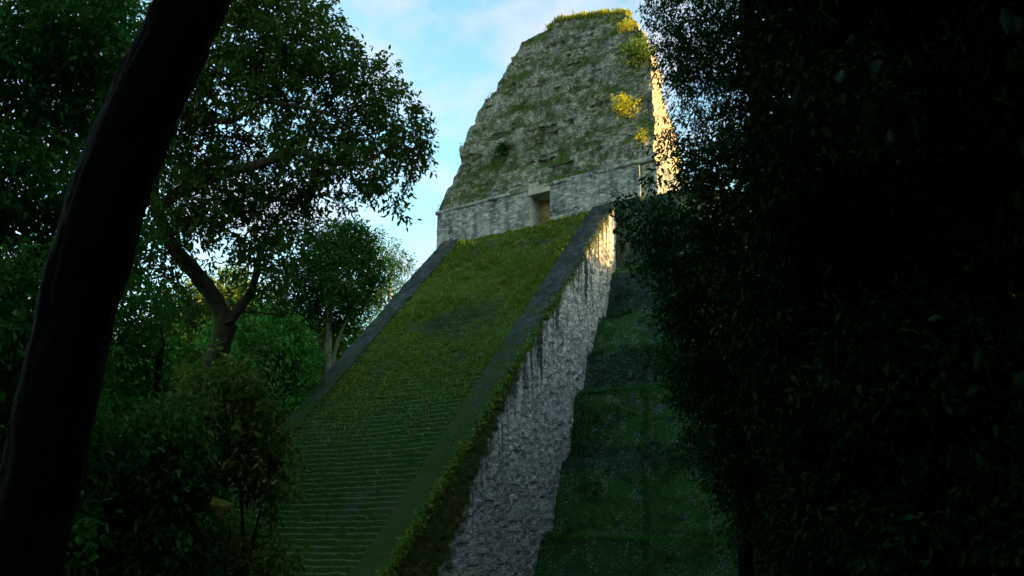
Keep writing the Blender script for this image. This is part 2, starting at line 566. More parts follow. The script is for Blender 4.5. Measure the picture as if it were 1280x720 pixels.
def sweep(sgn):
    npth = 260
    V = np.zeros((len(ty), npth, 3))
    base = outline(0)
    for i, (yy, z_) in enumerate(zip(ty, tz)):
        o_ = outline(-yy)
        L = np.r_[0, np.cumsum(np.hypot(*np.diff(o_, axis=0).T))]
        # same share of samples on every leg
        want = np.interp(np.linspace(0, 1, npth), [0, .16, .19, .42, .58, .86, 1], [0, L[1], L[2], L[3], L[11], L[12], L[13]])
        V[i, :, 0] = sgn * np.interp(want, L, o_[:, 0])
        V[i, :, 1] = np.interp(want, L, o_[:, 1])
        V[i, :, 2] = z_
    V = V.reshape(-1, 3)
    n1, n2, n3 = fbm(V, 2.6, 3), fbm(V + 40, .7, 3), fbm(V + 80, 2.6, 3)
    fd = np.clip((np.abs(V[:, 0]) - 9.9) / 2.0, .3, 1)
    V[:, 1] += (.26 * n1 + .18 * n2) * fd
    V[:, 2] += fd * (.18 * n3 + .13 * n2) * (V[:, 2] < 29.3)
    if sgn < 0:
        V[:, 0] = np.maximum(V[:, 0], left_reach(V[:, 1], V[:, 2]) + .35 + .25 * n2)
    q = grid_quads(len(ty), npth)
    return V, (q[:, ::-1] if sgn < 0 else q)


Vr, Qr = sweep(1)
Vl, Ql = sweep(-1)
V, Q = cat_parts([(Vr, Qr), (Vl, Ql)])
body = part('terraced_body', V, Q, M['tier'])

# summit platform
nxp, nyp = 90, 60
px_, py_ = np.meshgrid(np.linspace(-19, 19, nxp), np.linspace(-.05, 24, nyp), indexing='ij')
V = np.stack([px_.ravel(), py_.ravel(), np.full(px_.size, ZT - .06)], 1)
V[:, 2] += .06 * fbm(V, 1.2, 3)
V[np.abs(V[:, 0]) < XI - .1, 2] -= DROP - .02
ax_ = np.abs(V[:, 0])
V[:, 1] = np.maximum(V[:, 1], np.where(ax_ > 12.4, .8, -1) + np.where(ax_ > 15, 4.2 - np.sqrt(np.maximum(17.64 - np.clip(ax_ - 15, 0, 4.1) ** 2, 0)), 0))
V[:, 0] = np.maximum(V[:, 0], np.maximum(left_reach(V[:, 1], V[:, 2]) + .35, -14.5))
part('summit_platform', V, grid_quads(nxp, nyp), M['tier'])

# temple building: facade with a doorway, sides, back
YF = 3.5
XL, XR = -13.55, 12.62
ZW = 34.45
DX0, DX1, DZ1 = -1.33, 1.06, 33.85


def wall_grid(x0, x1, z0, z1, step=.13):
    a_ = np.linspace(x0, x1, max(3, int((x1 - x0) / step)))
    b_ = np.linspace(z0, z1, max(3, int((z1 - z0) / step)))
    X, Z = np.meshgrid(a_, b_, indexing='ij')
    V = np.stack([X.ravel(), np.full(X.size, YF), Z.ravel()], 1)
    inner = np.minimum.reduce([np.clip((np.abs(V[:, 0] - DX0)) / .3, 0, 1), np.clip(np.abs(V[:, 0] - DX1) / .3, 0, 1)])
    co = np.floor(V[:, 2] / .34)
    st = _h(np.floor(V[:, 0] / .55 + co * .43).astype(np.int64), co.astype(np.int64), np.zeros(len(V), np.int64))
    V[:, 1] += (.10 * fbm(V, 1.1, 3) + .05 * st) * inner
    return V, grid_quads(len(a_), len(b_))


parts = [wall_grid(XL, DX0, 28.8, ZW), wall_grid(DX1, 11.0, 28.8, ZW), wall_grid(DX0, DX1, DZ1, ZW)]
# recessed right corner
Vc, Qc = wall_grid(11.0, XR, 28.8, ZW)
Vc[:, 1] += .35
parts.append((Vc, Qc))
# reveal between the two planes, right side and left side walls, back
def quadwall(p0, p1, z0, z1, step=.2):
    L = math.hypot(p1[0] - p0[0], p1[1] - p0[1])
    nu, nv = max(2, int(L / step)), max(2, int((z1 - z0) / step))
    u = np.linspace(0, 1, nu)
    Z = np.linspace(z0, z1, nv)
    U, Z = np.meshgrid(u, Z, indexing='ij')
    V = np.stack([p0[0] + (p1[0] - p0[0]) * U.ravel(), p0[1] + (p1[1] - p0[1]) * U.ravel(), Z.ravel()], 1)
    d = .07 * fbm(V, 1.1, 3)
    nrm = np.array([p1[1] - p0[1], p0[0] - p1[0]]) / L
    e_ = np.sin(np.pi * U.ravel()) ** .3
    V[:, 0] += nrm[0] * d * e_
    V[:, 1] += nrm[1] * d * e_
    return V, grid_quads(nu, nv)


parts.append(quadwall((11.0, YF), (11.0, YF + .36), 28.8, ZW))
parts.append(quadwall((XR, YF + .35), (XR + .1, 11.8), 28.8, ZW))
parts.append(quadwall((XR + .1, 11.8), (XL, 11.8), 28.8, ZW))
parts.append(quadwall((XL, 11.8), (XL, YF), 28.8, ZW))
V, Q = cat_parts(parts)
fac = part('temple_wall', V, Q, M['facade'])

# doorway: jambs, ceiling, recess back, threshold as one part with lintel slabs as sub-parts
D = 2.0
dw = []
dw.append(box(DX0 - .12, DX0, YF + .015, YF + D, 29.5, DZ1))
dw.append(box(DX1, DX1 + .12, YF + .015, YF + D, 29.5, DZ1))
dw.append(box(DX0, DX1, YF + .02, YF + D, DZ1, DZ1 + .12))
V, Q = cat_parts(dw)
door = part('doorway', V, Q, M['jamb'])
part('recess_back', *box(DX0 - .1, DX1 + .1, YF + D, YF + D + .15, 29.5, DZ1 + .1), M['recess'], door)
def slab(x0, x1, y0, y1, z0, z1, tilt=0):
    V, Q = box(x0, x1, y0, y1, z0, z1)
    V[:, 2] += (V[:, 0] - x0) * tilt
    return V, Q
part('lintel', *slab(DX0 - .12, DX1 + .06, YF - .16, YF + .6, DZ1 + .02, DZ1 + .52), M['lintel'], door)
part('lintel', *slab(DX0 - .18, DX1 + .12, YF - .05, YF + .6, DZ1 + .55, DZ1 + .92), M['lintel'], door)
part('lintel', *slab(DX0 - .15, -.35, YF - .0, YF + .6, DZ1 + .94, DZ1 + 1.35, .05), M['lintel'], door)

# cornice: broken overhanging course at the wall head
for (x0, x1) in ((XL - .2, DX0 - .3), (DX1 + .25, XR + .05)):
    n = int((x1 - x0) / .12)
    xx = np.linspace(x0, x1, n)
    sec = [(0.10, -.10), (-.16, -.02), (-.22, .08), (-.20, .26), (-.02, .40), (.5, .46)]
    V = np.zeros((n, len(sec), 3))
    for j, (dy, dz_) in enumerate(sec):
        V[:, j] = np.stack([xx, np.full(n, YF + dy), np.full(n, ZW + dz_)], 1)
    V = V.reshape(-1, 3)
    br_ = np.clip(.55 + 1.3 * vnoise(V * [1, 0, 0] + 3, 1.4), .05, 1.15)
    V[:, 1] = YF + (V[:, 1] - YF) * np.where(V[:, 1] < YF, br_, 1)
    V[:, 2] += .05 * vnoise(V, .5)
    part('cornice', V, grid_quads(n, len(sec))[:, ::-1], M['facade'])

# roof and roof comb: leaning, ledged, badly weathered front with tapering sides
KL = 6.5 / 22
zl = np.array([34.48, 36.24, 38.8, 40.9, 43.07, 44.4, 46.0, 48.2, 50.0, 51.0, 52.8, 54.7, 57.3, 57.7])
xl = np.array([-13.63, -12.95, -12.36, -11.84, -12.2, -12.1, -11.44, -10.77, -9.79, -9.07, -8.29, -7.5, -6.84, -6.57])
zr = np.array([34.5, 39.3, 41.9, 44.6, 46.9, 50.4, 53.85, 55.8])
xr = np.array([12.6, 12.23, 11.93, 11.63, 11.36, 10.44, 9.11, 7.6])
tx = np.array([-6.57, -3.78, -1.41, .26, 2.83, 5.18, 7.57])
tz_ = np.array([57.7, 58.1, 58.6, 58.4, 57.5, 56.8, 55.8])
NS, NTt = 240, 220
S, T = np.meshgrid(np.linspace(0, 1, NS), np.linspace(0, 1, NTt), indexing='ij')
S, T = S.ravel(), T.ravel()
xtop = -6.57 + S * 14.17
ztop = np.interp(xtop, tx, tz_)
Z = 34.45 + (ztop - 34.45) * T
zleft = 34.45 + (57.7 - 34.45) * T
zright = 34.45 + (55.8 - 34.45) * T
X = np.interp(zleft, zl, xl) * (1 - S) + np.interp(zright, zr, xr) * S
# ledges: saw-tooth set-backs
led = np.zeros(len(Z))
zwob = Z + .35 * vnoise(np.stack([X, np.zeros(len(X)), Z * 0], 1), 5) - .10 * X * 0
for z0, amp in ((37.6, .35), (42.9, .95), (46.2, .5), (49.6, .7), (52.9, .5), (55.3, .5)):
    q_ = np.clip((zwob - z0) / .35, 0, 1)
    led += amp * (q_ - np.clip((zwob - z0 + 2.6) / 3.6, 0, 1))
Y = YF + KL * (Z - 34.5) + led
V = np.stack([X, Y, Z], 1)
edge = np.clip(np.minimum(S, 1 - S) / .04, 0.15, 1)
rb = np.random.default_rng(17)
for _ in range(34):
    bx, bz = -11 + 21 * rb.random(), 36 + 20 * rb.random()
    bw, bh, bd = .5 + 1.3 * rb.random(), .4 + .9 * rb.random(), rb.choice([-.14, .22, .32])
    V[:, 1] += bd * np.clip((bw - np.abs(V[:, 0] - bx)) / .12, 0, 1) * np.clip((bh - np.abs(V[:, 2] - bz)) / .12, 0, 1)
d = .42 * fbm(V, 3.0, 2) + .30 * fbm(V + 11, 1.0, 3) + .10 * fbm(V + 23, .35, 2)
holes = np.clip(vnoise(V * [1, 1, 1.6] + 60, .9) - .45, 0, 1) * 1.3
V[:, 1] += d * edge * .5 + holes * edge * .7
V[:, 2] += .16 * fbm(V + 47, .8, 3) * np.clip(T * 12, 0, 1)
V[:, 0] += .22 * fbm(V + 91, .9, 3)
Vf = V.reshape(NS, NTt, 3)
Qf = grid_quads(NS, NTt)


def comb_side(col, sgn):
    nd = 70
    A = Vf[col]
    zz_ = A[:, 2]
    ybk = np.maximum(np.interp(zz_, [34.5, 40, 44, 49, 52], [11.8, 9.9, 9.0, 9.2, 9.2]), A[:, 1] + .75)
    u = np.linspace(0, 1, nd)
    W = np.zeros((NTt, nd, 3))
    W[:, :, 0] = A[:, 0:1]
    W[:, :, 1] = A[:, 1:2] + (ybk - A[:, 1])[:, None] * u
    W[:, :, 2] = A[:, 2:3]
    W = W.reshape(-1, 3)
    e_ = np.tile(np.clip(u * 8, 0, 1), NTt)
    W[:, 0] += sgn * e_ * (.22 * fbm(W, 1.8, 3) + .10 * fbm(W + 12, .4, 2))
    q = grid_quads(NTt, nd)
    return W, (q if sgn > 0 else q[:, ::-1])


Ws, Qs = comb_side(-1, 1)
Wl, Ql_ = comb_side(0, -1)
# back and top caps between the two sides
Wr_, Wl_ = Ws.reshape(NTt, 70, 3), Wl.reshape(NTt, 70, 3)
us = np.linspace(0, 1, 60)
B = Wr_[:, -1][:, None] * (1 - us)[None, :, None] + Wl_[:, -1][:, None] * us[None, :, None]
topf = Vf[:, -1]
nt = 12
yb_ = np.interp(S.reshape(NS, NTt)[:, -1], [0, 1], [Wl_[-1, -1, 1], Wr_[-1, -1, 1]])
Tc = np.repeat(topf[:, None], nt, 1).copy()
Tc[:, :, 1] += (yb_ - topf[:, 1])[:, None] * np.linspace(0, 1, nt)
Tc[:, 1:, 2] += .1 * vnoise(Tc[:, 1:].reshape(-1, 3), .7).reshape(NS, nt - 1)
V, Q = cat_parts([(V, Qf), (Ws, Qs), (Wl, Ql_), (B.reshape(-1, 3), grid_quads(NTt, 60)), (Tc.reshape(-1, 3), grid_quads(NS, nt))])
mi = np.zeros(len(Q), int)
mi[len(Qf):len(Qf) + len(Qs) + len(Ql_)] = 1
comb = part('roof_comb', V, Q, [M['comb'], M['comb_side']], mi=mi)
FRONT = Vf  # kept for planting


# ------------------------------------------------------------------ plants
def leaves(c, dirs, L, W, fold=.35, rs=rng):
    """six-point leaves: c base points, dirs unit directions, L lengths, W widths -> V, Q"""
    n = len(c)
    up = rs.normal(size=(n, 3)) * .55 + [0, 0, 1]
    side = np.cross(dirs, up)
    side /= np.linalg.norm(side, axis=1)[:, None] + 1e-9
    nr = np.cross(side, dirs)
    L, W = np.broadcast_to(L, n)[:, None], np.broadcast_to(W, n)[:, None]
    droop = np.array([0, 0, -1.0]) * L * .12
    V = np.stack([c,
                  c + dirs * L * .35 + side * W * .5 + nr * W * fold * .5,
                  c + dirs * L * .75 + side * W * .33 + nr * W * fold * .3 + droop * .5,
                  c + dirs * L + droop,
                  c + dirs * L * .75 - side * W * .33 + nr * W * fold * .3 + droop * .5,
                  c + dirs * L * .35 - side * W * .5 + nr * W * fold * .5], 1).reshape(-1, 3)
    b_ = (np.arange(n) * 6)[:, None]
    Q = np.concatenate([b_ + [0, 1, 2, 3], b_ + [0, 3, 4, 5]])
    return V, Q


def unit(v):
    return v / (np.linalg.norm(v, axis=-1, keepdims=True) + 1e-9)


def tube(path, rad, sides=8, rough=.06, rs=rng):
    path, rad = np.asarray(path, float), np.asarray(rad, float)
    # smooth resample
    seg_ = np.r_[0, np.cumsum(np.linalg.norm(np.diff(path, axis=0), axis=1))]
    n = max(4, min(60, int(seg_[-1] / max(rad.mean() * 1.2, .02)))) if sides < 40 else 260
    tt = np.linspace(0, seg_[-1], n)
    Pp = np.stack([np.interp(tt, seg_, path[:, k]) for k in range(3)], 1)
    rr = np.interp(tt, seg_, rad)
    for _ in range(2 if sides < 40 else 60):
        Pp[1:-1] = (Pp[:-2] + 2 * Pp[1:-1] + Pp[2:]) / 4
    tg = unit(np.gradient(Pp, axis=0))
    sx_ = np.zeros_like(tg)
    v_ = np.cross(tg[0], [1., .3, 0] if abs(tg[0][2]) > .9 else [0, 0, 1.])
    for i in range(n):                       # carry the frame along so that the tube never twists
        v_ = v_ - tg[i] * (v_ @ tg[i])
        v_ = v_ / (np.linalg.norm(v_) + 1e-9)
        sx_[i] = v_
    sy_ = np.cross(tg, sx_)
    an = np.linspace(0, 2 * np.pi, sides + 1)[:-1]
    V = Pp[:, None] + rr[:, None, None] * (np.cos(an)[None, :, None] * sx_[:, None] + np.sin(an)[None, :, None] * sy_[:, None])
    V = V.reshape(-1, 3)
    if rough:
        V += unit(V - np.repeat(Pp, sides, 0)) * (fbm(V, rad.max() * 1.2, 2) * rough * np.repeat(rr, sides) * 2)[:, None]
    if sides >= 40:      # close to the lens: bark ridges, knots and flakes
        ax = np.repeat(Pp, sides, 0)
        ridged = fbm((V - ax) * [14, 14, 14] + ax * 1.6, 1.0, 3) * .014 + fbm(V, .09, 3) * .007 + fbm(V + 4, .5, 2) * .016
        V += unit(V - ax) * ridged[:, None]
    i = np.arange(n - 1)[:, None] * sides
    j = np.arange(sides)[None]
    jn = (j + 1) % sides
    Q = np.stack([(i + j).ravel(), (i + jn).ravel(), (i + sides + jn).ravel(), (i + sides + j).ravel()], 1)
    return V, Q


def crown_mesh(name, blobs, leaf, mat, per=14, aspect=.42, droop=-.15, clump=1.6, fill=.5, rs=rng, twigs=None):
    """blobs: (centre, radius or 3 radii, clump count). Leaf sprays spread through each blob, more at its skin."""
    cs, ds, rs_ = [], [], []
    tw = []
    for c, r, n in blobs:
        r = np.broadcast_to(np.asarray(r, float), 3)
        u = unit(rs.normal(size=(n, 3)))
        q = rs.random(n) ** (1 / 3)
        q = np.where(rs.random(n) < fill, q, .72 + .34 * rs.random(n))
        # uneven outline
        q *= 1 + .42 * vnoise(u * r + np.asarray(c), r.mean() * .55)
        pos = np.asarray(c) + u * r * q[:, None]
        cs.append(pos); ds.append(u)
        if twigs is not None:
            k = rs.random(n) < twigs
            for a_, b_ in zip(pos[k], u[k]):
                st = np.asarray(c) + (a_ - np.asarray(c)) * .25
                mid_ = (st + a_) / 2 + rs.normal(size=3) * .08 * np.linalg.norm(a_ - st)
                tw.append(tube([st, mid_, a_], [leaf * .13, leaf * .08, leaf * .03], 4, 0))
    cp, cu = np.concatenate(cs), np.concatenate(ds)
    n = len(cp)
    m = n * per
    ci = np.repeat(np.arange(n), per)
    tdir = unit(cu + rs.normal(size=(n, 3)) * .6 + [0, 0, droop])
    along = rs.random(m) * clump * leaf * 1.6
    base = cp[ci] + tdir[ci] * along[:, None] + rs.normal(size=(m, 3)) * leaf * clump * .33
    ld = unit(tdir[ci] * .7 + unit(rs.normal(size=(m, 3))) * 1.0 + [0, 0, droop])
    L = leaf * (.65 + .6 * rs.random(m))
    V, Q = leaves(base, ld, L, L * aspect, rs=rs)
    return V, Q, tw


def tree(name, label, cat, base, skeleton, blobs, leaf, lmat, bmat, group=None, per=14, aspect=.42, droop=-.15, clump=1.6, fill=.5,
         limb=True, limb_r=.06, seed=1, twigs=.12, trunk_sides=14, trunk_rough=.10):
    """skeleton: list of (path, radii); limbs grow from the skeleton's nearest point to every blob."""
    rs = np.random.default_rng(seed)
    base = np.asarray(base, float)
    root = empty(name, base)
    tag(root, label, cat, group)
    parts_ = []
    nodes, nr = [], []
    for path, rad in skeleton:
        path = np.asarray(path, float)
        parts_.append(tube(path, rad, trunk_sides, trunk_rough, rs))
        for a_ in range(len(path) - 1):
            for q in np.linspace(0, 1, 6):
                nodes.append(path[a_] * (1 - q) + path[a_ + 1] * q)
                nr.append(rad[a_] * (1 - q) + rad[a_ + 1] * q)
    if limb and nodes:
        nodes_a, nr_a = list(nodes), list(nr)
        order = sorted(blobs, key=lambda b_: min(np.linalg.norm(np.asarray(n_) - b_[0]) for n_ in nodes))
        for c, r, n in order:
            c = np.asarray(c, float)
            ar = np.array(nodes_a)
            dd = np.linalg.norm(ar - c, axis=1) + 1.2 * np.maximum(0, ar[:, 2] - c[2])
            k = int(np.argmin(dd))
            r0 = min(nr_a[k] * .7, limb_r * (.5 + .12 * np.linalg.norm(ar[k] - c)) + .01)
            L_ = np.linalg.norm(ar[k] - c)
            m1 = ar[k] * .6 + c * .4 + rs.normal(size=3) * .10 * L_
            m2 = ar[k] * .25 + c * .75 + rs.normal(size=3) * .08 * L_
            pth = np.array([ar[k], m1, m2, c])
            rad = [r0, r0 * .75, r0 * .55, r0 * .3]
            parts_.append(tube(pth, rad, 7, .06, rs))
            for q in (0, .33, .66, 1):
                nodes_a.append(pth[1] * (1 - q) + pth[3] * q); nr_a.append(r0 * .6 * (1 - q) + r0 * .3 * q)
    V, Q, tw = crown_mesh(name, blobs, leaf, lmat, per, aspect, droop, clump, fill, rs, twigs)
    parts_ += tw
    if parts_:
        tv, tq = cat_parts(parts_)
        obj('trunk', mesh_from('trunk', tv - base, tq, bmat, smooth=True), root)
    obj('crown', mesh_from('crown', V - base, Q, lmat), root)
    return root


def copy_tree(src, loc, rot, sc, label=None, group=None):
    r = src.copy()
    C.objects.link(r)
    r.location = loc
    r.rotation_euler = (0, 0, rot)
    r.scale = (sc, sc, sc)
    if label: r['label'] = label
    if group: r['group'] = group
    for ch in src.children:
        c_ = ch.copy()
        C.objects.link(c_)
        c_.parent = r
    return r


def B(lst, d, dens, jit=0.0, seed=0, flat=1.0):
    """blobs from (px, py, rpx[, depth offset]) at depth d"""
    rs = np.random.default_rng(seed)
    out = []
    for e in lst:
        dd = e[3] if len(e) > 3 else d + rs.normal() * jit
        r = e[2] / F_PX * dd
        out.append((at(e[0], e[1], dd), np.array([r, r, r * flat]), max(3, int(dens * (e[2] / 40) ** 2))))
    return out


def foot(px, py, d, dx=0, dy=0):
    q = at(px, py, d)
    return np.array([q[0] + dx, q[1] + dy, float(gz(q[0] + dx, q[1] + dy)) - .15])


# --- leaning dark trunk in the left foreground, its crown mostly over the frame
d0 = 5.6
path = [foot(12, 720, d0), at(26, 722, d0), at(60, 551, d0), at(103, 360, d0), at(146, 210, d0), at(188, 110, d0), at(240, 0, d0 + .1), at(322, -170, d0 + .4), at(400, -420, d0 + .8), at(420, -700, d0 + 1)]
path[0][:2] = (at(20, 720, d0) + np.array([.03, .02, 0]))[:2]
rad = [.34, .27, .25, .245, .24, .235, .225, .21, .19, .16]
bl_ = []
for q in ((300, -560, 160), (520, -640, 160), (120, -640, 170), (650, -780, 150), (380, -800, 200), (0, -620, 150), (-250, -560, 160), (-150, -760, 200)):
    bl_ += B([q], d0 + 1.2, 24, .6, seed=q[2] + q[0] + 600)
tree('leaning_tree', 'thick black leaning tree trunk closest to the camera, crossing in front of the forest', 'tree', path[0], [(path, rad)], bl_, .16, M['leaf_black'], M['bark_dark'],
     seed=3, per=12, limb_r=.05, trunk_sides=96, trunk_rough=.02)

# --- the spreading tree with the forked trunk
dA = 28.0
bA = foot(232, 520, dA)
fork = at(283, 405, dA)
sk = [([bA, at(240, 495, dA), at(268, 462, dA), fork], [.50, .43, .38, .36]),
      ([fork, at(268, 370, dA), at(240, 335, dA - .3), at(212, 305, dA - .6), at(190, 240, dA - .8), at(196, 160, dA - 1), at(230, 70, dA - 1), at(260, -60, dA - 1)], [.31, .28, .26, .24, .2, .16, .12, .07]),
      ([fork, at(300, 385, dA + .2), at(315, 362, dA + .5), at(330, 300, dA + 1.2), at(352, 262, dA + 1.6)], [.22, .18, .14, .09, .05]),
      ([at(196, 262, dA - .8), at(235, 232, dA - 1), at(290, 214, dA - 1.4), at(330, 203, dA - 1.6), at(372, 188, dA - 1.6), at(405, 203, dA - 1.5), at(440, 207, dA - 1.3), at(470, 196, dA - 1.0), at(505, 170, dA - .8)],
       [.2, .18, .165, .15, .12, .09, .065, .05, .03]),
      ([at(205, 140, dA - 1), at(250, 150, dA - 1.8), at(290, 152, dA - 2), at(330, 126, dA - 2), at(372, 133, dA - 2), at(405, 140, dA - 1.9), at(450, 165, dA - 1.4)], [.14, .12, .09, .07, .055, .04, .02])]
bl_ = B([(300, 25, 60), (355, 50, 52), (400, 70, 42), (430, 85, 36), (460, 110, 38), (495, 140, 30), (515, 170, 26), (528, 190, 16), (500, 205, 26), (470, 170, 36), (430, 150, 40), (455, 215, 30),
         (415, 215, 34), (390, 165, 44), (345, 165, 34), (250, 100, 52), (300, 95, 48), (350, 100, 44), (260, 190, 36), (305, 195, 26), (330, 235, 38), (370, 225, 32), (395, 245, 22), (270, 250, 44),
         (315, 280, 42), (360, 275, 30), (230, 250, 50), (490, 240, 17), (500, 258, 9), (440, 245, 14), (225, 170, 50), (210, 60, 60), (270, -40, 70), (350, -25, 55), (180, 110, 55), (170, 210, 50), (185, 350, 30), (245, 290, 30, 31), (160, 300, 46),
         (330, 335, 26), (345, 315, 24), (300, 330, 24, 31), (300, 375, 20, 32), (345, 365, 16), (355, 395, 12), (325, 415, 16, 31.5), (240, 380, 30, 32), (205, 390, 36, 31), (235, 440, 22, 32), (370, 300, 16), (120, 170, 60), (130, 60, 65), (60, -10, 80), (395, 20, 22), (255, 222, 16, 25.8), (360, 188, 16, 25.6), (318, 130, 14, 25), (215, 320, 13, 26.5)], dA, 100, 1.2, seed=5)
tree('spreading_tree', 'spreading tree with a forked grey trunk, its dark crown reaching across the sky', 'tree', bA, sk, bl_, .21, M['leaf_brown'], M['bark_grey'], seed=11, per=14, clump=1.35, fill=.55, limb_r=.05, twigs=.25, aspect=.4)

# --- trees beyond the left balustrade
dB = 102
bB = foot(408, 500, dB)
sk = [([bB, at(409, 460, dB), at(411, 400, dB), at(420, 340, dB), at(428, 300, dB)], [.55, .5, .42, .3, .14]),
      ([foot(398, 500, dB), at(397, 455, dB - .5), at(396, 420, dB - .5), at(390, 380, dB)], [.3, .26, .22, .12]),
      ([foot(420, 500, dB), at(416, 450, dB + .5), at(424, 420, dB + .5), at(440, 385, dB + .6)], [.28, .24, .2, .1])]
bl_ = B([(425, 300, 26), (408, 320, 30), (445, 310, 24), (395, 345, 30), (430, 345, 36), (462, 330, 20), (470, 345, 12), (380, 372, 26), (415, 378, 28), (445, 375, 20), (372, 395, 18), (400, 400, 16), (458, 300, 14), (430, 402, 14), (362, 345, 14), (352, 388, 18), (478, 362, 10), (438, 286, 9), (340, 410, 20)], dB, 560, 1.5, seed=8)
tree('broadleaf_tree', 'round crowned broadleaf tree with pale twin stems just left of the stairway', 'tree', bB, sk, bl_, .46, M['leaf_dark'], M['bark_pale'], seed=21, per=10, limb_r=.10, twigs=.05)
dC = 112
bC = foot(484, 480, dC)
sk = [([bC, at(486, 420, dC), at(487, 370, dC), at(489, 335, dC)], [.3, .25, .2, .1])]
bl_ = B([(488, 316, 16), (503, 324, 12), (474, 328, 14), (507, 342, 12), (482, 350, 15), (468, 366, 17), (496, 360, 11), (456, 378, 18), (460, 400, 20), (478, 385, 12), (440, 410, 20), (492, 335, 10)], dC, 480, 1, seed=9)
tree('slender_tree', 'small slender pale green tree against the sky beside the stairway', 'tree', bC, sk, bl_, .36, M['leaf_teal'], M['bark_pale'], seed=22, per=9, limb_r=.08)
dD = 66
bD = foot(330, 640, dD)
sk = [([bD, at(330, 560, dD), at(335, 480, dD), at(345, 430, dD)], [.45, .4, .3, .15])]
bl_ = B([(345, 425, 32), (362, 440, 18), (312, 440, 34), (345, 465, 36), (300, 480, 40), (368, 480, 22), (330, 510, 42), (290, 530, 45), (355, 500, 30), (310, 560, 45), (375, 505, 16)], dD, 300, 1.5, seed=10)
tree('leafy_tree', 'bright green leafy tree low behind the left balustrade', 'tree', bD, sk, bl_, .40, M['leaf_mid'], M['bark'], seed=23, per=11, limb_r=.1, droop=-.3)

# --- shrubs and understorey, left
dE = 13.5
bE = foot(300, 720, dE)
sk = [([bE, at(305, 690, dE), at(300, 600, dE), at(290, 510, dE)], [.032, .028, .02, .01]), ([bE, at(320, 660, dE), at(338, 590, dE)], [.025, .02, .01])]
bl_ = B([(285, 480, 34), (262, 500, 34), (300, 515, 36), (325, 550, 30), (340, 578, 26), (348, 600, 14), (305, 560, 34), (265, 550, 42), (325, 600, 22), (345, 635, 10), (345, 668, 9), (338, 700, 16), (340, 715, 22), (315, 720, 26), (255, 590, 30), (240, 520, 32), (255, 470, 22), (250, 650, 34), (225, 620, 40), (285, 690, 26), (240, 700, 40), (300, 745, 44), (205, 560, 36), (230, 570, 36), (350, 750, 30), (260, 760, 50)], dE, 100, .35, seed=12)
tree('olive_bush', 'olive leaved bush with pale glinting leaf tips beside the lower steps', 'bush', bE, sk, bl_, .125, M['leaf_olive'], M['bark'], seed=31, per=12, limb_r=.012, droop=-.35, aspect=.46, twigs=.04)
dF = 17
for nm, lab, px0, lst, mt, sd, dd in (
        ('understorey_bush', 'dark green thicket bush standing right of the leaning trunk', 190,
         [(165, 430, 50), (150, 480, 60), (205, 505, 40), (180, 540, 60), (230, 560, 45), (140, 600, 65), (200, 620, 60), (240, 670, 50), (160, 690, 70), (120, 530, 50), (150, 390, 45), (290, 700, 40), (270, 660, 22), (215, 715, 50)], M['leaf_mid'], 32, 17),
        ('understorey_bush', 'dark bush filling the lower left corner behind the leaning trunk', 20,
         [(20, 380, 60), (60, 440, 50), (10, 480, 60), (30, 580, 70), (0, 680, 80), (70, 660, 60), (-60, 420, 80), (-60, 600, 90), (80, 560, 40)], M['leaf_mid'], 33, 11),
        ('young_tree', 'young dark leafed tree behind the top of the leaning trunk', 60,
         [(40, 300, 60), (0, 220, 70), (70, 200, 55), (30, 120, 70), (90, 110, 50), (0, 40, 70), (80, 30, 60), (130, 40, 50), (-70, 130, 90), (-70, 280, 90), (110, 240, 40), (140, 310, 40), (100, 310, 45)], M['leaf_mid'], 34, 15)):
    bs = foot(px0, 715, dd)
    top = lst[2]
    sk = [([bs, at(px0, 600, dd), at(px0 + 8, 450, dd), at(px0 + 15, max(150, lst[0][1]), dd)], [.09, .08, .07, .03])]
    tree(nm, lab, 'tree' if nm == 'young_tree' else 'bush', bs, sk, B(lst, dd, 95, .7, seed=sd), .15, mt, M['bark_dark'], seed=sd, per=11, limb_r=.03, droop=-.3, aspect=.42)

dG = 12.2
bG = foot(205, 720, dG)
tree('green_bush', 'dark green bush overlapping the left half of the olive leaved bush', 'bush', bG, [([bG, at(205, 690, dG), at(205, 600, dG)], [.03, .025, .01])],
     B([(190, 560, 44), (215, 640, 52), (180, 670, 60), (215, 700, 44), (222, 590, 26), (160, 600, 50), (215, 530, 26), (150, 710, 60), (240, 720, 26), (236, 545, 14)], dG, 95, .35, seed=36), .13, M['leaf_mid'], M['bark_dark'], seed=36, per=11, limb_r=.015, droop=-.3, aspect=.44, twigs=.05)

# sapling with one broad yellowed leaf
dS = 11.6
bS = foot(282, 720, dS)
root = empty('sapling', bS)
tag(root, 'thin sapling holding one broad olive yellow leaf in front of the lower steps', 'plant')
tv, tq = tube([bS, at(284, 690, dS), at(288, 655, dS), at(276, 640, dS)], [.012, .01, .008, .004], 6, 0)
obj('stem', mesh_from('stem', tv - bS, tq, M['bark_dark'], smooth=True), root)
oc = [(262, 630), (267, 621.5), (280, 626), (292, 631), (284, 638), (275, 648), (269, 640), (264, 635)]
cx, cy = 276, 633
Vb = [at(cx, cy, dS - .02)] + [at(u, v, dS + .03 * math.sin(i * 1.3)) for i, (u, v) in enumerate(oc)]
Vb = np.array(Vb + [q + np.array([.004, .006, .004]) for q in Vb])
qb = []
for i in range(0, 8, 2):
    a_, b_, c_ = 1 + i, 1 + (i + 1) % 8, 1 + (i + 2) % 8
    qb += [(0, a_, b_, c_), (9, 9 + c_, 9 + b_, 9 + a_)]
for i in range(8):
    a_, b_ = 1 + i, 1 + (i + 1) % 8
    qb.append((a_, a_ + 9, b_ + 9, b_))
t = NT('yellowed_leaf')
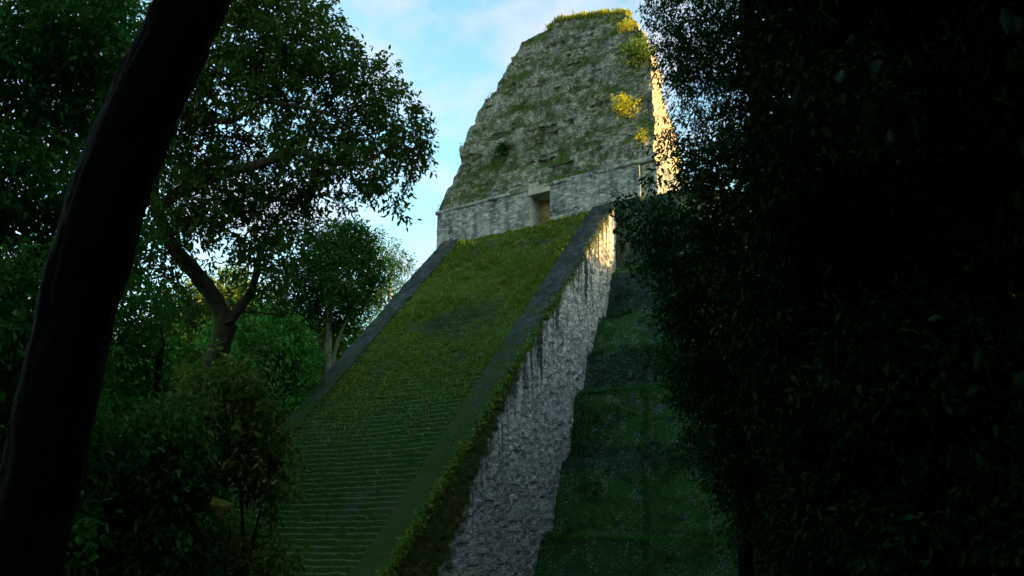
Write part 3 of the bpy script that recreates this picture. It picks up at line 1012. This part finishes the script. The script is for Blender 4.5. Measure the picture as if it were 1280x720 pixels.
M['yleaf'] = t.finish(t.mix(t.noise(t.pos(), 25, 4), (.20, .20, .035), (.30, .27, .06)), .7)
obj('leaf', mesh_from('leaf', Vb - bS, qb, M['yleaf']), root)

# --- right-hand trees
dR = 16.0
bR = foot(985, 720, dR)
sk = [([bR, at(985, 640, dR), at(975, 480, dR), at(960, 320, dR), at(950, 160, dR), at(935, 20, dR), at(930, -180, dR), at(930, -380, dR)], [.26, .24, .22, .2, .17, .14, .1, .05])]
bl_ = B([(815, 12, 14), (840, 30, 26), (835, 70, 20), (860, 60, 30), (880, 20, 34), (855, 105, 18), (880, 95, 28), (870, 140, 16), (905, 60, 40), (920, 110, 40), (905, 160, 30), (862, 175, 10), (930, 180, 36), (930, 10, 45), (885, 200, 18), (845, 130, 12), (842, 105, 12), (852, 85, 14), (843, 158, 12), (832, 172, 8), (840, -30, 30), (890, -50, 50),
         (960, -90, 70), (1000, -30, 55), (880, -150, 60), (980, -200, 80), (900, -280, 70), (990, -330, 80)], dR, 215, .5, seed=41)
tree('fine_leaved_tree', 'fine leaved tree whose light sprays hang over the upper right of the temple', 'tree', bR, sk, bl_, .085, M['leaf_dark'], M['bark_dark'], seed=41, per=11, limb_r=.012, droop=-.5, aspect=.36, twigs=.3)
dR2 = 13.0
bR2 = foot(930, 720, dR2)
sk = [([bR2, at(930, 640, dR2), at(920, 480, dR2), at(915, 330, dR2), at(905, 240, dR2)], [.13, .12, .1, .08, .04])]
bl_ = B([(835, 180, 9), (825, 208, 10), (812, 228, 9), (850, 225, 9), (815, 258, 12), (800, 270, 14), (785, 256, 9), (778, 250, 5), (790, 292, 9), (815, 290, 20), (835, 285, 22), (805, 320, 10), (825, 325, 20), (872, 212, 20), (880, 258, 28), (860, 310, 34), (850, 350, 26), (835, 350, 14), (815, 345, 8), (850, 385, 24),
         (890, 200, 34), (900, 260, 44), (900, 330, 48), (890, 400, 44), (860, 430, 28), (845, 410, 14), (850, 460, 16), (870, 480, 30), (900, 470, 46), (890, 530, 34), (875, 560, 16), (925, 560, 44), (910, 600, 28), (945, 630, 40), (930, 660, 14), (975, 690, 40), (960, 570, 50), (950, 480, 55), (950, 390, 60), (950, 300, 55), (1000, 620, 55), (1010, 700, 50), (1000, 530, 60)], dR2, 120, .5, seed=42)
tree('edge_tree', 'dark leafed tree on the forest edge covering the right flank of the pyramid', 'tree', bR2, sk, bl_, .10, M['leaf_dark'], M['bark_dark'], seed=42, per=12, limb_r=.025, droop=-.3, aspect=.42, twigs=.2)
for nm, lab, px0, dd, lst, sd in (
        ('broad_tree', 'broad black crowned tree filling the upper right corner', 1130, 10.5,
         [(1010, 60, 90), (1090, 20, 100), (1180, 30, 100), (1260, 60, 100), (1020, 180, 90), (1090, 130, 70), (1230, 160, 80), (1300, 180, 90), (1050, 280, 90), (1120, 240, 60), (1200, 270, 80), (1280, 300, 90), (1000, 380, 90), (1090, 380, 90), (1180, 380, 90), (1270, 400, 90), (1050, -120, 120), (1200, -120, 140), (1320, -60, 120), (1100, -280, 160), (1300, -300, 180)], 43),
        ('thicket_bush', 'black thicket bush filling the lower right corner', 1180, 8.5,
         [(1040, 480, 80), (1120, 470, 90), (1210, 480, 90), (1290, 500, 90), (1060, 580, 80), (1150, 580, 90), (1240, 590, 90), (1310, 620, 90), (1080, 690, 90), (1170, 700, 90), (1260, 710, 90), (1030, 690, 50)], 44)):
    bs = foot(px0, 720, dd)
    sk = [([bs, at(px0, 640, dd), at(px0 - 10, 420, dd), at(px0 + 10, 200 if nm == 'broad_tree' else 520, dd)], [.17, .16, .13, .07])]
    tree(nm, lab, 'tree' if nm == 'broad_tree' else 'bush', bs, sk, B(lst, dd, 85, .8, seed=sd), .12, M['leaf_black'], M['bark_dark'], seed=sd, per=12, limb_r=.03, droop=-.35, aspect=.42, twigs=.1)
# a young plant very near the lens, out of focus
bs = foot(1420, 700, 2.3)
sk = [([bs, at(1400, 600, 2.3), at(1340, 300, 2.2), at(1180, 60, 2.1)], [.012, .011, .009, .004])]
bl_ = B([(1170, 90, 60), (1240, 40, 50), (1030, 110, 30), (1280, 200, 60), (1290, 400, 60)], 1.9, 1.1, .08, seed=45)
tree('near_sapling', 'sapling with a few soft blurred leaves right in front of the camera', 'plant', bs, sk, bl_, .055, M['leaf_black'], M['bark_dark'], seed=45, per=4, limb_r=.004, droop=-.8, aspect=.45, twigs=.0)


# --- background forest on the left (separate trees, copies of three kinds)
def kind_tree(seed, h, r, leaf, mat, bm, label, n=60, trunk=.3):
    rs = np.random.default_rng(seed)
    base = np.zeros(3)
    bl2 = []
    for k in range(15):
        a_ = rs.random() * 6.28
        q = rs.random() ** .6
        z_ = h * (.42 + .52 * rs.random())
        w = r * (1.05 - .55 * abs((z_ / h - .66) / .34))
        bl2.append((np.array([math.cos(a_) * q * w * .75, math.sin(a_) * q * w * .75, z_]), np.array([1, 1, .8]) * r * (.3 + .18 * rs.random()), n))
    sk2 = [([(0, 0, -.3), (rs.normal() * .1, 0, h * .3), (rs.normal() * .3, rs.normal() * .3, h * .6), (rs.normal() * .4, 0, h * .85)], [trunk, trunk * .8, trunk * .6, trunk * .2])]
    return tree('forest_tree', label, 'tree', base, sk2, bl2, leaf, mat, bm, seed=seed, per=9, limb_r=.08, group='forest trees behind the left of the temple', twigs=.03)


LB = 'dark green forest tree among the trees far behind the spreading tree'
k1 = kind_tree(61, 22, 6.5, .45, M['leaf_mid'], M['bark'], LB, 250, .38)
k2 = kind_tree(62, 18, 6.0, .42, M['leaf_mid'], M['bark'], LB, 250, .32)
k3 = kind_tree(63, 26, 7.0, .5, M['leaf_olive'], M['bark_grey'], LB, 250, .42)
used = set()
rs = np.random.default_rng(90)
spots = []
for i, (px, d_, k, s_) in enumerate(((395, 115, 0, 1.4), (350, 120, 1, 1.5), (300, 112, 0, 1.45), (425, 118, 1, 1.5), (375, 108, 2, 1.15), (315, 96, 0, 1.2), (262, 118, 2, 1.55), (228, 118, 2, 1.5), (215, 90, 0, 1.0), (180, 100, 2, 1.1), (150, 80, 1, 1.1), (110, 95, 0, 1.15), (70, 75, 1, 1.15), (30, 90, 0, 1.2), (-20, 70, 2, .9), (-70, 85, 0, 1.2),
                                 (335, 90, 1, .75), (290, 78, 1, .8), (240, 62, 1, .75), (190, 58, 0, .62), (140, 52, 1, .7), (90, 48, 1, .7), (40, 44, 0, .6), (-20, 45, 1, .8), (430, 128, 1, 1.0))):
    q = at(px, 560, d_)
    src = (k1, k2, k3)[k]
    loc = (q[0], q[1], float(gz(q[0], q[1])))
    if k not in used:
        src.location = loc
        src.rotation_euler[2] = rs.random() * 6.28
        src.scale = (s_,) * 3
        used.add(k)
    else:
        copy_tree(src, loc, rs.random() * 6.28, s_)


# --- dense forest right of and behind the camera; unseen trees added for shade
def mass(spots_, seed):
    rs = np.random.default_rng(seed)
    Vs = []
    for (x, y_, h, r) in spots_:
        if math.hypot(x - CAM[0], y_ - CAM[1]) < r + (6 if x > 43 else 9):
            continue
        z0 = float(gz(x, y_))
        bl2 = []
        for k in range(16):
            a_ = rs.random() * 6.28
            q = rs.random() ** .5
            z_ = z0 + h * (.12 + .80 * rs.random())
            bl2.append((np.array([x + math.cos(a_) * q * r * .8, y_ + math.sin(a_) * q * r * .8, z_]), np.array([1, 1, .9]) * r * .42, 46))
        fine_ = math.hypot(x - CAM[0], y_ - CAM[1]) < 52 and y_ > -50 and x < 43
        if fine_:
            bl2 = [(c_, r_, 190) for c_, r_, _n in bl2]
        V_, Q_, _ = crown_mesh('m', bl2, .26 if fine_ else .75, None, 10 if fine_ else 8, .5, -.2, 1.6, .5, rs, None)
        Vs.append((V_, Q_))
        pv, pq = tube([(x, y_, z0 - .3), (x + .2, y_, z0 + h * .4), (x, y_ + .3, z0 + h * .85)], [.4, .32, .1], 8, .05, rs)
        Vs.append((pv, pq))
    return cat_parts(Vs)


rs = np.random.default_rng(77)
sp = []
for x, y_, h in ((30, -2, 21), (36, 1, 23), (33, 6, 24), (42, 4, 25), (48, 0, 27), (40, -6, 23.5), (47, 8, 27), (54, 5, 28), (29, -9, 17), (36, -12, 20), (62, 2, 30), (70, 7, 31), (44, -12, 26)):
    sp.append((x, y_, (24.3 + .142 * (x - 10)) / .92, 4.2))
for x, y_, h in ((34.5, -31, 25), (37.5, -37, 27), (37.5, -28, 28), (34, -22, 23), (40, -33, 30), (38, -44, 24), (41, -43, 26), (33.5, -15, 19)):
    sp.append((x, y_, h, 2.9))
for x in (44, 51, 58):
    for y_ in (-62, -55, -48, -41, -34, -27, -20, -14):
        hh = (20 if x == 44 else 27 if x == 51 else 33) + rs.random() * 3
        sp.append((x + rs.normal(), y_ + rs.normal(), hh, 4.5))
for x, y_, h in ((38, -2, 24.5), (45, -4, 25.5), (52, -2, 27), (56, -8, 28), (50, -10, 27.5), (62, -6, 29), (34, -6, 21), (58, 0, 28.5), (66, 2, 30), (66, -8, 31)):
    sp.append((x, y_, (24.3 + .142 * (x - 10)) / .92, 4.2))
for a_ in range(204, 392, 20):
    x, y_ = 40 + 15 * math.cos(R(a_)), -63 + 14 * math.sin(R(a_))
    sp.append((x, y_, 12 + rs.random() * 4, 5.0))
V, Q = mass(sp, 5)
tag(obj('forest', mesh_from('forest', V, Q, M['leaf_dark'])), 'unbroken black mass of forest right of the temple, with unseen trees added for shade', 'forest', kind='stuff')


# ------------------------------------------------------------------ growth on the temple
def tufts(P, h, w, n, mat, name, label, lean=.5, rs=rng, nrm=(0, -.5, .8)):
    m = len(P) * n
    b_ = np.repeat(P, n, 0) + rs.normal(size=(m, 3)) * w
    dirs = unit(np.array(nrm) + rs.normal(size=(m, 3)) * lean)
    L = h * (.5 + rs.random(m))
    V, Q = leaves(b_, dirs, L, L * .22, rs=rs)
    o = obj(name, mesh_from(name, V, Q, mat))
    tag(o, label, 'grass', kind='stuff')
    return o


# stair grass: dense on the upper flight, sparse below
n = 46000
zz = -2 + 31 * rng.random(n) ** .62
xx = (rng.random(n) * 2 - 1) * (XI - .05)
dens = np.clip((zz - 6) / 11, .03, 1) * np.clip(.45 + 1.1 * vnoise(np.stack([xx, zz, zz * 0], 1), 2.3) + .9 * vnoise(np.stack([xx, zz, zz * 0 + 9], 1), .7), .04, 1)
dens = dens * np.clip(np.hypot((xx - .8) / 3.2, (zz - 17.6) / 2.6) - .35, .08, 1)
k = rng.random(n) < dens
xx, zz = xx[k], zz[k]
yy = (zz - ZT + DROP) / SL - .06
tufts(np.stack([xx, yy, zz - .12 * np.cos(xx / XI * 1.4) - .08], 1), .27, .12, 6, M['grass'], 'stair_grass', 'bright olive grass and weeds overgrowing the upper stairway')

# comb grass on ledges
Pf = FRONT.reshape(-1, 3)
idx = rng.integers(0, len(Pf), 15000)
Pc = Pf[idx]
# ground facing upwards: compare neighbours
dzdy = np.gradient(FRONT[:, :, 1], axis=1).reshape(-1)[idx]
gn = fbm(Pc, 1.7, 3)
k = (dzdy > .06) & (gn > -.2) | (gn > .62)
tufts(Pc[k], .24, .14, 5, M['grass'], 'comb_grass', 'green grass growing along the ledges of the roof comb', .6)
topP = FRONT[:, -1]
tt = topP[rng.integers(60, 240, 900)] + np.stack([np.zeros(900), rng.random(900) * .9, np.full(900, .02)], 1)
tufts(tt, .55, .15, 5, M['grass_dry'], 'crest_grass', 'golden grass along the crest of the roof comb', .35, nrm=(.1, -.1, 1))
# fringe of weeds along the outer edge of the near balustrade
n = 5000
zz = -2.5 + 30 * rng.random(n) ** 1.3
P_ = np.stack([9.75 + rng.random(n) * .3, (zz - ZT) / SL, zz - .15 - rng.random(n) * .4], 1)
k = rng.random(n) < np.clip(1.1 - zz / 22, .12, 1) * np.clip(.6 + vnoise(P_, 1.2), .1, 1)
tufts(P_[k], .24, .14, 6, M['leaf_olive'], 'edge_weeds', 'brownish weeds and creepers on the edge of the near balustrade', .8, nrm=(.7, -.2, .1))
n = 9000
zz = -2.5 + 22 * rng.random(n) ** 1.2
sg = rng.choice([-1, 1], n)
P_ = np.stack([sg * (XI + .1 + 2.1 * rng.random(n)), (zz - ZT) / SL, zz - .02], 1)
k = rng.random(n) < np.clip(1.2 - zz / 15, .05, 1) * np.clip(.4 + 1.1 * vnoise(P_, 1.5), .02, 1)
tufts(P_[k], .12, .08, 5, M['leaf_mid'], 'balustrade_moss', 'low moss and weeds on the lower parts of both balustrades', .8)
# moss and small growth on the terraces
idx = rng.integers(0, len(Vr), 22000)
Pt = Vr[idx]
zn_ = np.abs(np.gradient(tz) / (np.abs(np.gradient(ty)) + .02))[idx // 260]
k = (Pt[:, 1] < 2) & (fbm(Pt, 2.0, 2) + .5 * (zn_ < 1.2) > .35) & (Pt[:, 2] < 24)
tufts(Pt[k], .26, .16, 6, M['leaf_dark'], 'terrace_growth', 'dark green moss and ferns covering the terraces', .8)


n = 1100
P_ = np.concatenate([np.stack([10.3 + 13 * rng.random(n), np.full(n, y0_) + .12 * rng.normal(size=n), np.full(n, z0_) + .05 * rng.normal(size=n)], 1) for (y0_, z0_) in ((-8.05, 10.95), (-13.3, .5))])
tufts(P_, .12, .06, 5, M['leaf_mid'], 'ledge_grass', 'thin lines of fresh green grass along two terrace ledges', .5)


def shrub(name, label, c, r, leaf, mat, n, seed, flat=1, droop=-.1):
    rs = np.random.default_rng(seed)
    c = np.asarray(c, float)
    bl2 = [(c + rs.normal(size=3) * r * .45 * [1, .6, 1], np.array([r, r * .8, r * flat]) * .55, n) for _ in range(4)]
    base = c - [0, 0, r * .8] + [0, .4, 0]
    return tree(name, label, 'shrub', base, [([base, c], [.05, .02])], bl2, leaf, mat, M['bark'], seed=seed, per=8, limb_r=.02, droop=droop, twigs=.05)


def on_front(px, py, out=.3):
    q = at(px, py, 1.0) - CAM
    tq = (YF + KL * (CAM[2] - 34.5) - CAM[1]) / (q[1] - KL * q[2])
    w = CAM + q * tq
    w[1] -= out
    return w


shrub('shrub', 'golden sunlit shrub growing from the roof comb near its right edge', on_front(787, 134, .8), 1.15, .26, M['leaf_yellow'], 34, 51)
shrub('shrub', 'hanging green creeper clump below the crest of the roof comb', on_front(800, 72, .7), 1.7, .26, M['leaf_olive'], 60, 53, 1.3, -.9)
shrub('shrub', 'golden creeper at the crest corner of the roof comb', on_front(786, 40, .5), .8, .22, M['leaf_yellow'], 26, 54, 1.3, -.6)
shrub('shrub', 'small dark green bush on the left ledge of the roof comb', on_front(629, 190, .5), .5, .22, M['leaf_dark'], 26, 55)
shrub('shrub', 'little golden plant low on the right edge of the roof comb', on_front(803, 176, .5), .35, .2, M['leaf_yellow'], 12, 56)

# ------------------------------------------------------------------ light, sky
SUN_EL, SUN_AZ = 8.0, 8.0      # azimuth measured from +x towards +y
sd = Vector((math.cos(R(SUN_AZ)) * math.cos(R(SUN_EL)), math.sin(R(SUN_AZ)) * math.cos(R(SUN_EL)), math.sin(R(SUN_EL))))
ld = bpy.data.lights.new('sun', 'SUN')
ld.energy = 3.6
ld.angle = R(.5)
ld.color = (1, .60, .22)
lo = bpy.data.objects.new('sun', ld)
C.objects.link(lo)
lo.rotation_euler = (-sd).to_track_quat('-Z', 'Y').to_euler()
lo.location = (60, 10, 60)

w = bpy.data.worlds.new('World')
scene.world = w
w.use_nodes = True
nt_ = w.node_tree
nt_.nodes.clear()
wo = nt_.nodes.new('ShaderNodeOutputWorld')
bg = nt_.nodes.new('ShaderNodeBackground')
sky = nt_.nodes.new('ShaderNodeTexSky')
sky.sky_type = 'NISHITA'
sky.sun_disc = False
sky.sun_elevation = R(SUN_EL)
sky.sun_rotation = R(90 - SUN_AZ)
sky.air_density = 1.0
sky.dust_density = 1.2
sky.ozone_density = .8
bg.inputs['Strength'].default_value = .15
tc = nt_.nodes.new('ShaderNodeTexCoord')
sx = nt_.nodes.new('ShaderNodeSeparateXYZ')
nt_.links.new(tc.outputs['Generated'], sx.inputs[0])


def wm(op, a_, b_):
    m = nt_.nodes.new('ShaderNodeMath')
    m.operation = op
    for s_, v in zip(m.inputs, (a_, b_)):
        if isinstance(v, (int, float)): s_.default_value = v
        else: nt_.links.new(v, s_)
    return m.outputs[0]


den = wm('ADD', wm('MAXIMUM', sx.outputs['Z'], 0.0), .22)
cb = nt_.nodes.new('ShaderNodeCombineXYZ')
nt_.links.new(wm('DIVIDE', sx.outputs['X'], den), cb.inputs[0])
nt_.links.new(wm('DIVIDE', sx.outputs['Y'], den), cb.inputs[1])
no = nt_.nodes.new('ShaderNodeTexNoise')
no.inputs['Scale'].default_value = 3.4
no.inputs['Detail'].default_value = 7
no.inputs['Roughness'].default_value = .6
no.inputs['Distortion'].default_value = .25
nt_.links.new(cb.outputs[0], no.inputs['Vector'])
cr = nt_.nodes.new('ShaderNodeValToRGB')
cr.color_ramp.elements[0].position = .42
cr.color_ramp.elements[1].position = .62
nt_.links.new(no.outputs['Fac'], cr.inputs[0])
mx = nt_.nodes.new('ShaderNodeMix')
mx.data_type = 'RGBA'
nt_.links.new(wm('MULTIPLY', cr.outputs['Color'], .75), mx.inputs[0])
tint = nt_.nodes.new('ShaderNodeMix')
tint.data_type = 'RGBA'
tint.blend_type = 'MULTIPLY'
tint.inputs[0].default_value = 1
tint.inputs[7].default_value = (.80, 1.08, 1.02, 1)
nt_.links.new(sky.outputs[0], tint.inputs[6])
nt_.links.new(tint.outputs[2], mx.inputs[6])
mx.inputs[7].default_value = (1.66, 1.60, 1.74, 1)
nt_.links.new(mx.outputs[2], bg.inputs['Color'])
nt_.links.new(bg.outputs[0], wo.inputs[0])

vs = scene.view_settings
scene.display_settings.display_device = 'sRGB'
vs.view_transform = 'Standard'
vs.look = 'None'
vs.exposure = 2.0
vs.gamma = 1
vs.use_curve_mapping = False
scene.render.engine = 'CYCLES'
cy = scene.cycles
cy.max_bounces = 6
cy.diffuse_bounces = 3
cy.transparent_max_bounces = 4
cy.use_denoising = True
cy.use_adaptive_sampling = True
cy.adaptive_threshold = .02
